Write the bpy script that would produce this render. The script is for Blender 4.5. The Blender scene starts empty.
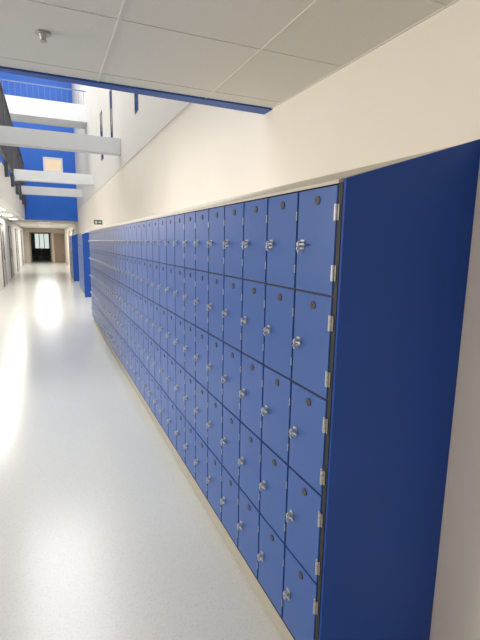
import bpy, bmesh, math
from mathutils import Vector, Matrix
C=bpy.context.scene.collection
sc=bpy.context.scene
sc.view_settings.view_transform='Standard'
# ---------------- dimensions
W=.227; H=1.80; T=.334; XF=.797; XW=1.333; HB=1.965; Y0=1.116; ZC=2.441; YE=2.60; XL=-1.38; XS=-.70; YB=20.5; ZL=2.92
# ---------------- materials
def mat(name,col,rough=.5,metal=0,spec=.5,noise=None,bump=None,emit=None,es=0,coat=0):
    m=bpy.data.materials.new(name); m.use_nodes=True; nt=m.node_tree; b=nt.nodes['Principled BSDF']
    b.inputs['Base Color'].default_value=(*col,1); b.inputs['Roughness'].default_value=rough
    b.inputs['Metallic'].default_value=metal; b.inputs['Specular IOR Level'].default_value=spec
    if coat: b.inputs['Coat Weight'].default_value=coat; b.inputs['Coat Roughness'].default_value=.45
    if emit: b.inputs['Emission Color'].default_value=(*emit,1); b.inputs['Emission Strength'].default_value=es
    tc=nt.nodes.new('ShaderNodeTexCoord')
    if noise:
        sc_,amt=noise
        n=nt.nodes.new('ShaderNodeTexNoise'); n.inputs['Scale'].default_value=sc_; n.inputs['Detail'].default_value=3
        nt.links.new(tc.outputs['Object'],n.inputs['Vector'])
        r=nt.nodes.new('ShaderNodeValToRGB'); r.color_ramp.elements[0].position=.3; r.color_ramp.elements[1].position=.7
        r.color_ramp.elements[0].color=(*[c*(1-amt) for c in col],1); r.color_ramp.elements[1].color=(*[min(1,c*(1+amt)) for c in col],1)
        nt.links.new(n.outputs['Fac'],r.inputs['Fac']); nt.links.new(r.outputs['Color'],b.inputs['Base Color'])
    if bump:
        n2=nt.nodes.new('ShaderNodeTexNoise'); n2.inputs['Scale'].default_value=bump[0]
        nt.links.new(tc.outputs['Object'],n2.inputs['Vector'])
        bp=nt.nodes.new('ShaderNodeBump'); bp.inputs['Strength'].default_value=bump[1]; bp.inputs['Distance'].default_value=.002
        nt.links.new(n2.outputs['Fac'],bp.inputs['Height']); nt.links.new(bp.outputs['Normal'],b.inputs['Normal'])
    return m
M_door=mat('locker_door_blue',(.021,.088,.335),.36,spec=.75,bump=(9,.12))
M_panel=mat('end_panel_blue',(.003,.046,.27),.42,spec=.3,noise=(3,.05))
M_panel2=mat('far_panel_blue',(.010,.07,.36),.42,spec=.35,noise=(3,.05))
M_black=mat('carcass_black',(.012,.012,.014),.6)
M_top=mat('slope_top_sheen',(.55,.51,.44),.5,noise=(8,.08))  # pale grey puts the glancing sheen of the blue tops into the colour
M_plinth=mat('plinth_cream',(.42,.39,.33),.55,noise=(8,.04))
M_chrome=mat('chrome',(.62,.62,.62),.34,.85,noise=(60,.05))
M_steel=mat('dark_steel',(.10,.10,.11),.4,.6,noise=(40,.1))
M_rail=mat('light_rail_steel',(.14,.2,.34),.4,.3,noise=(40,.1))
M_disc=mat('number_disc',(.045,.04,.045),.4,noise=(60,.2))
M_wall=mat('wall_cream_paint',(.84,.785,.70),.65,noise=(1.5,.015),bump=(120,.06))
M_wallup=mat('wall_white_paint',(.72,.70,.66),.65,noise=(1.5,.015))
M_white=mat('white_paint',(.66,.68,.70),.6,noise=(2,.01))
M_whitel=mat('white_wall_paint',(.74,.73,.71),.6,noise=(2,.01))
M_tile=mat('ceiling_tile',(.70,.685,.65),.85,noise=(150,.03),bump=(200,.2))
M_grid=mat('ceiling_grid',(.72,.70,.665),.5,noise=(20,.02))
M_bluewall=mat('blue_wall_paint',(.006,.11,.52),.5,noise=(2,.05))
M_bluetrim=mat('blue_trim',(.01,.08,.36),.5,noise=(4,.05))
M_brown=mat('wood_brown',(.33,.25,.18),.5,noise=(12,.2))
M_tan=mat('tan_wall',(.70,.63,.53),.6,noise=(3,.04))
M_dark=mat('dim_interior',(.15,.15,.14),.6,noise=(3,.2))
M_glass=mat('dark_window_glass',(.03,.045,.06),.08,noise=(2,.1))
M_day=mat('daylight_window',(.8,.85,.8),.4,emit=(.80,.90,.85),es=.8,noise=(6,.1))
M_warmwin=mat('lit_window',(.48,.38,.27),.3,emit=(1,.78,.52),es=.45,noise=(2,.1))
M_lamp=mat('lamp_panel',(1,1,1),.5,emit=(1,.93,.82),es=5)
M_lamp2=mat('dim_lamp_panel',(.7,.7,.68),.5,emit=(1,.95,.88),es=.35)
M_grey=mat('door_grey',(.45,.45,.44),.5,noise=(3,.05))
M_greyf=mat('frame_grey',(.12,.13,.14),.5,noise=(3,.05))
M_spr=mat('sprinkler_metal',(.45,.44,.42),.4,.5,noise=(30,.05))
M_green=mat('exit_green',(.03,.13,.08),.4,noise=(5,.05))
M_char=mat('charcoal_fabric',(.03,.03,.035),.8,noise=(30,.2))
# floor
M_floor=mat('vinyl_floor',(.72,.72,.70),.21)
nt=M_floor.node_tree; b=nt.nodes['Principled BSDF']; tc=[n for n in nt.nodes if n.type=='TEX_COORD'][0]
v=nt.nodes.new('ShaderNodeTexNoise'); v.inputs['Scale'].default_value=170; v.inputs['Detail'].default_value=2
r=nt.nodes.new('ShaderNodeValToRGB'); r.color_ramp.elements[0].position=.32; r.color_ramp.elements[0].color=(.50,.505,.48,1)
r.color_ramp.elements[1].position=.48; r.color_ramp.elements[1].color=(.58,.585,.56,1)
nt.links.new(tc.outputs['Object'],v.inputs['Vector']); nt.links.new(v.outputs['Fac'],r.inputs['Fac'])
nt.links.new(r.outputs['Color'],b.inputs['Base Color'])
# ---------------- helpers
def addbox(bm,lo,hi,mi=0,bev=0):
    b2=bmesh.new(); bmesh.ops.create_cube(b2,size=1)
    s=[hi[i]-lo[i] for i in range(3)]; c=[(hi[i]+lo[i])/2 for i in range(3)]
    for vv in b2.verts: vv.co=Vector([vv.co[i]*s[i]+c[i] for i in range(3)])
    if bev: bmesh.ops.bevel(b2,geom=b2.edges[:],offset=bev,segments=2,affect='EDGES')
    merge(bm,b2,mi)
def merge(bm,b2,mi):
    for f in b2.faces: f.material_index=mi
    me=bpy.data.meshes.new('t'); b2.to_mesh(me); b2.free(); bm.from_mesh(me); bpy.data.meshes.remove(me)
def addcyl(bm,p,axis,r,l,mi=0,seg=20,bev=0,r2=None,sx=1):
    b2=bmesh.new(); bmesh.ops.create_cone(b2,cap_ends=True,segments=seg,radius1=r,radius2=r if r2 is None else r2,depth=l)
    if bev: bmesh.ops.bevel(b2,geom=[e for e in b2.edges if abs(e.verts[0].co.z-e.verts[1].co.z)<1e-5],offset=bev,segments=2,affect='EDGES')
    q=Vector((0,0,1)).rotation_difference(Vector(axis)).to_matrix().to_4x4()
    bmesh.ops.transform(b2,matrix=Matrix.Translation(p)@q,verts=b2.verts); merge(bm,b2,mi)
def addtorus(bm,p,R,r,normal,mi=0):
    q=Vector((0,0,1)).rotation_difference(Vector(normal)).to_matrix(); b2=bmesh.new(); rings=[]
    for i in range(18):
        a=2*math.pi*i/18; ring=[]
        for j in range(8):
            c=2*math.pi*j/8
            ring.append(b2.verts.new(q@Vector(((R+r*math.cos(c))*math.cos(a),(R+r*math.cos(c))*math.sin(a),r*math.sin(c)))+Vector(p)))
        rings.append(ring)
    for i in range(18):
        for j in range(8): b2.faces.new([rings[i][j],rings[(i+1)%18][j],rings[(i+1)%18][(j+1)%8],rings[i][(j+1)%8]])
    merge(bm,b2,mi)
def prism(bm,pts,y0,y1,mi=0):  # pts in XZ
    b2=bmesh.new(); a=[b2.verts.new((x,y0,z)) for x,z in pts]; c=[b2.verts.new((x,y1,z)) for x,z in pts]
    b2.faces.new(a); b2.faces.new(c[::-1]); n=len(pts)
    for i in range(n): b2.faces.new([a[i],c[i],c[(i+1)%n],a[(i+1)%n]])
    bmesh.ops.recalc_face_normals(b2,faces=b2.faces); merge(bm,b2,mi)
def mesh(name,bm,mats,smooth=False):
    bmesh.ops.recalc_face_normals(bm,faces=bm.faces)
    me=bpy.data.meshes.new(name); bm.to_mesh(me); bm.free()
    for m in mats: me.materials.append(m)
    if smooth:
        for p in me.polygons: p.use_smooth=True
    return me
def obj(name,me,loc=(0,0,0),parent=None,**kw):
    o=bpy.data.objects.new(name,me); o.location=loc; C.objects.link(o)
    if parent: o.parent=parent
    for k,vv in kw.items(): o[k]=vv
    return o
def boxobj(name,lo,hi,m,bev=0,parent=None,**kw):
    o=Vector([(lo[i]+hi[i])/2 for i in range(3)])
    if parent: o=Vector((0,0,0))
    bm=bmesh.new(); addbox(bm,[lo[i]-o[i] for i in range(3)],[hi[i]-o[i] for i in range(3)],0,bev)
    return obj(name,mesh(name,bm,[m]),o,parent,**kw)
S=dict(kind='structure')
# ---------------- shell
boxobj('floor',(-6,-5,-.1),(XW+.2,40,0),M_floor,**S)
boxobj('wall_right',(XW,-5,0),(XW+.2,36,ZL),M_wall,**S)
boxobj('wall_right_upper',(XW-.008,YE+.12,ZL),(XW+.2,YB+.2,10),M_wallup,**S)
ce=boxobj('ceiling',(-6,-5,ZC+.004),(XW,YE,ZC+.3),M_tile,**S)
bm=bmesh.new()
xs=[.90-.6*i for i in range(0,12)]; ys=[2.48-.6*i for i in range(13)]
for x in xs: addbox(bm,(x-.004,-5,ZC+.001),(x+.004,YE,ZC+.006))
for y in ys: addbox(bm,(-6,y-.004,ZC+.0015),(XW-.02,y+.004,ZC+.0065))
addbox(bm,(XW-.010,-5,ZC),(XW,YE,ZC+.006))
obj('trim_1',mesh('grid',bm,[M_grid]),label='white metal ceiling grid',**S)
bm=bmesh.new(); b2=bmesh.new()
vs=[b2.verts.new(p) for p in [(-6,YE,ZC-.006),(XW,YE,ZC-.006),(XW,YE+.115,ZC-.006),(-1,YE+.015,ZC-.006),(-6,YE+.015,ZC-.006)]]
vt=[b2.verts.new((v_.co.x,v_.co.y,3.4)) for v_ in vs]
b2.faces.new(vs); b2.faces.new(vt[::-1])
for i in range(5): b2.faces.new([vs[i],vt[i],vt[(i+1)%5],vs[(i+1)%5]])
merge(bm,b2,0); obj('trim_2',mesh('fascia',bm,[M_bluetrim]),**S)
bm=bmesh.new(); addcyl(bm,(0,0,-.004),(0,0,1),.030,.008,bev=.002); addcyl(bm,(0,0,-.018),(0,0,1),.009,.024,r2=.016); addcyl(bm,(0,0,-.032),(0,0,1),.014,.004)
obj('ceiling_sprinkler',mesh('spr',bm,[M_spr],False),(.036,2.125,ZC+.004),label='small round metal sprinkler head in suspended ceiling tile',category='sprinkler')
boxobj('ceiling_far',(-2.6,YB+.2,ZC),(XW,36,ZC+.3),M_tile,**S)
boxobj('wall_back',(-2.6,YB,ZC),(XW,YB+.2,10),M_bluewall,**S)
bm=bmesh.new()
addbox(bm,(-2.6,36,0),(-.98,36.15,ZC)); addbox(bm,(.38,36,0),(XW,36.15,ZC)); addbox(bm,(-.98,36,2.12),(.38,36.15,ZC))
obj('wall_end',mesh('we',bm,[M_tan]),**S)
bm=bmesh.new()
addbox(bm,(-1.03,35.96,0),(-.95,36.16,2.16)); addbox(bm,(.35,35.96,0),(.43,36.16,2.16)); addbox(bm,(-1.03,35.96,2.1),(.43,36.16,2.18))
obj('trim_3',mesh('fr',bm,[M_brown]),**S)
bm=bmesh.new()
addbox(bm,(-1.5,39.9,0),(1.2,40,2.4)); addbox(bm,(-1.55,36.15,0),(-1.45,40,2.4)); addbox(bm,(1.15,36.15,0),(1.25,40,2.4)); addbox(bm,(-1.55,36.15,2.4),(1.25,40,2.5))
obj('wall_end_room',mesh('wer',bm,[M_dark]),**S)
bm=bmesh.new(); addbox(bm,(-.75,39.85,.95),(.3,39.9,2.1),0)
for x in (-.8,-.45,-.10,.27): addbox(bm,(x,39.82,.90),(x+.05,39.88,2.15),1)
addbox(bm,(-.8,39.82,.90),(.32,39.88,.95),1)
obj('window_1',mesh('w1',bm,[M_day,M_steel]),**S)
def chair(x,y,lab):
    e=obj('chair',None,(x,y,0),label=lab,category='chair',group='dark chairs past the doorway')
    bm=bmesh.new(); addbox(bm,(-.28,-.25,.38),(.28,.25,.48),0,.03); obj('seat',mesh('seat',bm,[M_char]),(0,0,0),e)
    bm=bmesh.new(); addbox(bm,(-.28,.19,.48),(.28,.27,.95),0,.03); obj('backrest',mesh('bk',bm,[M_char]),(0,0,0),e)
    lm=bmesh.new(); addbox(lm,(-.02,-.02,0),(.02,.02,.385)); lm=mesh('leg',lm,[M_steel])
    for lx in (-.24,.24):
        for ly in (-.21,.21): obj('leg',lm,(lx,ly,0),e)
chair(-.65,38.2,'dark upholstered chair standing past the corridor doorway'); chair(.05,38.4,'dark upholstered chair standing past the corridor doorway')
boxobj('door_1',(.60,35.92,0),(1.28,35.97,2.1),M_brown,**S)
boxobj('wall_left',(XL-.15,5,0),(XL,36,2.39),M_whitel,**S)
boxobj('wall_left_upper',(-2.6,YE+.12,3.1),(-2.5,YB,10),M_wallup,**S)
boxobj('ceiling_balcony',(-2.6,YE+.12,2.39),(XS,YB,3.1),M_whitel,**S)
for i,(y,w) in enumerate([(17.2,.9),(21.0,1.0),(25.5,1.6),(31,1.0)]):
    bm=bmesh.new()
    addbox(bm,(0,0,0),(.02,w,2.1),0); addbox(bm,(0,-.07,0),(.03,0,2.16),1); addbox(bm,(0,w,0),(.03,w+.07,2.16),1); addbox(bm,(0,-.07,2.1),(.03,w+.07,2.17),1)
    addbox(bm,(.02,w*.6,.9),(.024,w*.8,1.9),2)
    obj('door_%d'%(i+2),mesh('dl',bm,[M_grey,M_greyf,M_glass]),(XL,y,0),**S)
for i,y in enumerate([23.6,27.5,31]):
    bm=bmesh.new(); addbox(bm,(-.03,0,0),(0,.95,2.08)); addbox(bm,(-.05,-.08,0),(0,0,2.14),1); addbox(bm,(-.05,.95,0),(0,1.03,2.14),1); addbox(bm,(-.05,-.08,2.08),(0,1.03,2.16),1)
    obj('door_%d'%(i+6),mesh('dr',bm,[M_brown,M_tan]),(XW,y,0),**S)
for i,(ya,yb) in enumerate([(6.80,7.0),(9.38,9.6),(10.98,11.3)]):
    bm=bmesh.new(); x=XW-.008
    addbox(bm,(x-.004,ya,3.5),(x+.01,yb,4.5),0)
    for (a,b_,c,d) in [(ya-.02,ya,3.48,4.52),(yb,yb+.02,3.48,4.52),(ya,yb,3.48,3.5),(ya,yb,4.5,4.52)]: addbox(bm,(x-.010,a,c),(x+.01,b_,d),1)
    obj('window_%d'%(i+2),mesh('wr',bm,[M_glass,M_steel]),**S)
bm=bmesh.new(); addbox(bm,(.16,YB-.03,4.42),(.76,YB,4.88),0)
for (a,b_,c,d) in [(.09,.16,4.35,4.95),(.76,.83,4.35,4.95),(.16,.76,4.35,4.42),(.16,.76,4.88,4.95)]: addbox(bm,(a,YB-.06,c),(b_,YB,d),1)
obj('window_5',mesh('wb',bm,[M_warmwin,M_white]),**S)
for i,y in enumerate([8.45,13.3,17.2]):
    boxobj('crossing_beam',(XS-.01,y,3.15),(XW-.008,y+.2,3.42),M_white,.006,label='white boxed beam crossing the atrium between wall and balcony',category='beam',group='white atrium crossing beams')
yw=14.5; zt=5.53
br=boxobj('upper_walkway',(-2.5,yw,5.06),(XW-.008,yw+.9,zt),M_white,label='white upper walkway spanning the atrium with metal railing',category='walkway')
bm=bmesh.new(); addbox(bm,(-2.5,0,.37),(XW-.02,.03,.395))
for k in range(0,26): addbox(bm,(-2.5+k*.15,.01,0),(-2.5+k*.15+.008,.018,.37))
obj('railing',mesh('rl',bm,[M_rail]),(0-br.location.x,yw+.02-br.location.y,zt-br.location.z),br,label='thin steel railing')
for k in range(3):
    ya=2.9+k*5.9; yb=min(ya+5.8,YB-.1)
    e=obj('balcony_railing',None,(XS+.045,ya,3.1),label='dark metal balcony railing with thin vertical balusters',category='railing',group='balcony railings')
    L=yb-ya
    bm=bmesh.new(); addbox(bm,(-.03,0,1.48),(.03,L,1.53),0,.008); obj('top_rail',mesh('tr',bm,[M_steel]),(0,0,0),e)
    bm=bmesh.new(); addbox(bm,(-.02,0,.08),(.02,L,.11)); obj('bottom_rail',mesh('trb',bm,[M_steel]),(0,0,0),e)
    pm=bmesh.new(); addbox(pm,(-.045,-.03,-.2),(.03,.03,1.48)); pm=mesh('post',pm,[M_steel])
    for j in range(4): obj('post',pm,(0,.03+j*(L-.06)/3,0),e)
    bm=bmesh.new(); n_=int(L/.12)
    for j in range(1,n_): addbox(bm,(-.007,j*.12,.1),(.007,j*.12+.014,1.48))
    obj('balusters',mesh('bal',bm,[M_steel]),(0,0,0),e)
for k,y in enumerate([10,13,16,19]):
    boxobj('ceiling_light',(-1.2,y,2.375),(-.95,y+.6,2.39),M_lamp,label='small bright recessed ceiling light under the balcony',category='ceiling light',group='recessed balcony lights')
for y in [23,27,31]:
    boxobj('ceiling_light',(-.3,y,ZC-.015),(.3,y+.6,ZC),M_lamp2,label='square recessed ceiling light panel in the corridor',category='ceiling light',group='corridor ceiling lights')
sg=boxobj('exit_sign',(XW-.2,11.7,2.02),(XW,11.73,2.13),M_green,label='small green and white emergency exit sign fixed to wall',category='exit sign')
bm=bmesh.new(); y=-.017
addbox(bm,(-.01,y,-.012),(.05,y+.004,.012)); 
b2=bmesh.new(); vs=[b2.verts.new(p_) for p_ in [(.045,y,-.035),(.08,y,0),(.045,y,.035)]]; b2.faces.new(vs); merge(bm,b2,0)
addbox(bm,(-.07,y,-.035),(-.03,y+.004,.035))
obj('pictogram',mesh('pic',bm,[M_white]),(0,0,0),sg)
# ---------------- lockers
def parts(D):
    hb=H+(HB-H)*D/(XW-XF)
    bm=bmesh.new(); prism(bm,[(.006,.108),(D-.003,.108),(D-.003,hb-.014),(.006,H-.008)],0,W); a=mesh('locker_body',bm,[M_black])
    bm=bmesh.new(); prism(bm,[(.0,H-.005),(D-.003,hb-.012),(D-.003,hb),(.0,H+.006)],0,W); b=mesh('locker_top',bm,[M_top])
    bm=bmesh.new(); addbox(bm,(.022,0,0),(D-.003,W,.108)); c=mesh('locker_plinth',bm,[M_plinth])
    return a,b,c
P1=parts(XW-XF); X2=.975; P2=parts(XW-X2)
g=.0042
bm=bmesh.new(); addbox(bm,(0,-W/2+g,-T/2+g*.8),(.018,W/2-g,T/2-g*.8),0,.002); door_me=mesh('locker_door',bm,[M_door])
bm=bmesh.new(); addcyl(bm,(-.0012,0,0),(1,0,0),.0140,.003,seg=24); disc_me=mesh('number_disc',bm,[M_disc])
bm=bmesh.new()
addbox(bm,(-.003,-.012,-.016),(0,.012,.015),0,.001)
addcyl(bm,(-.011,0,0),(1,0,0),.0098,.018,bev=.002)
addcyl(bm,(-.021,0,0),(1,0,0),.0065,.004,bev=.001)
addbox(bm,(-.018,-.036,-.003),(-.014,.0,.003),0,.001)
addtorus(bm,(-.015,.002,-.014),.0075,.002,(0,1,.3))
addbox(bm,(-.020,-.005,-.027),(-.009,.007,-.018),0,.002)
lock_me=mesh('locker_lock',bm,[M_chrome])
bm=bmesh.new(); addbox(bm,(-.002,.003,-.024),(.001,.014,.024),0,.0006); addbox(bm,(-.002,-.0115,-.024),(.001,-.003,.024),0,.0006)
for k in range(3): addcyl(bm,(-.006,-.001,-.0165+k*.0165),(0,0,1),.0048,.0150,seg=14,bev=.0006)
hinge_me=mesh('locker_hinge',bm,[M_chrome])
bm=bmesh.new()
for k in range(3): addcyl(bm,(-.0010,.0030,-.010+k*.010),(0,0,1),.0020,.009,seg=10)
slim_me=mesh('slim_hinge',bm,[M_chrome])
def locker(y,detail,group,label,x=XF,PP=None):
    PP=PP or P1
    o=obj('locker',None,(x,y,0),label=label,category='locker',group=group)
    obj('body',PP[0],(0,0,0),o); obj('top_panel',PP[1],(0,0,0),o,label='sloping top with pale grey painted sheen'); obj('plinth',PP[2],(0,0,0),o,label='cream plinth')
    for k in range(5):
        d=obj('door',door_me,(0,W/2,H-.006-T*(k+.5)),o)
        if detail>=1:
            obj('lock',lock_me,(0,W/2-.042,-.01),d,label='chrome hasp lock')
            obj('number_disc',disc_me,(0,-.008,T/2-.040),d,label='dark round number disc')
        if detail>=2:
            for hz in (.085,-.095): obj('hinge',hinge_me if detail==3 else slim_me,(0,-W/2+.001,hz),d,label='chrome hinge')
G='tall blue locker columns along the wall'
LB='tall narrow column of five blue locker doors with chrome locks'
for c in range(36): locker(Y0+c*W,3 if c==0 else (2 if c<8 else 1),G,LB if c else 'tall column of five blue locker doors beside the blue end panel')
for c in range(9): locker(13.5+c*W,0,'blue lockers past the gap','tall blue locker column in the bank past the gap',X2,P2)
for c in range(12): locker(19.0+c*W,0,'blue lockers by the corridor doors','tall blue locker column in the bank by the wooden doors',X2,P2)
def panel(yl,lab,x=XF,m=M_panel):
    y=yl-.0185-.006
    hb=H+(HB-H)*(XW-x)/(XW-XF)
    bm=bmesh.new(); prism(bm,[(x+.004,0),(XW-.002,0),(XW-.002,hb+.004),(x+.004,H+.006)],-.006,.006)
    bmesh.ops.bevel(bm,geom=bm.edges[:],offset=.001,segments=1,affect='EDGES')
    obj('end_panel',mesh('end_panel',bm,[m]),(0,y,0),label=lab,category='panel')
    bm=bmesh.new(); prism(bm,[(x+.002,.0),(XW-.004,.0),(XW-.004,hb-.01),(x+.002,H-.006)],0,.0183)
    obj('filler_strip',mesh('filler',bm,[M_black]),(0,y+.006,0),label='black filler strip between locker and blue end panel',category='filler strip')
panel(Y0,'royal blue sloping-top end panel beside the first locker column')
panel(13.5,'blue end panel on the locker bank past the gap',X2,M_panel2)
panel(19.0,'blue end panel on the locker bank by the wooden doors',X2,M_panel2)
# ---------------- lights
w=bpy.data.worlds.new('World'); sc.world=w; w.use_nodes=True
bg=w.node_tree.nodes['Background']; bg.inputs['Color'].default_value=(1,.965,.92,1); bg.inputs['Strength'].default_value=.55
def area(name,loc,rot,sx,sy,P,col):
    l=bpy.data.lights.new(name,'AREA'); l.shape='RECTANGLE'; l.size=sx; l.size_y=sy; l.energy=P; l.color=col
    o=bpy.data.objects.new(name,l); o.location=loc; o.rotation_euler=rot; C.objects.link(o); return o
area('skylight',(.0,10.5,9.8),(0,0,0),2.4,14,850,(.97,.98,1))
area('corridor_lamp_far',(0,29,2.38),(0,0,0),1.2,10,190,(1,.96,.9))
area('balcony_lamp',(-1.07,14,2.36),(0,0,0),.3,10,120,(1,.92,.8))
area('side_fill_light',(-4.5,3.9,2.1),(0,-math.radians(90),0),1.4,2.6,225,(1,.95,.86))  # added fill from the open left side for the wall glow, no window
area('warm_fill_behind',(-.4,-1.4,2.42),(0,0,0),.6,1.2,34,(1,.82,.70))  # unseen warm fill added behind the camera to light the right wall strip
# ---------------- camera
f,yaw,pit,rol,h=441.254,23.665,9.839,.999,1.616
a,b_,c=map(math.radians,(yaw,pit,rol))
fw=Vector((math.sin(a)*math.cos(b_),math.cos(a)*math.cos(b_),-math.sin(b_)))
rt=Vector((math.cos(a),-math.sin(a),0)); up=rt.cross(fw)
R=math.cos(c)*rt+math.sin(c)*up; U=-math.sin(c)*rt+math.cos(c)*up
m=Matrix((R,U,-fw)).transposed().to_4x4(); m.translation=Vector((0,0,h))
cd=bpy.data.cameras.new('Camera'); cam=bpy.data.objects.new('Camera',cd); C.objects.link(cam); cam.matrix_world=m
cd.sensor_fit='VERTICAL'; cd.sensor_height=24; cd.lens=f/640*24; cd.clip_start=.05; cd.clip_end=200
sc.camera=cam
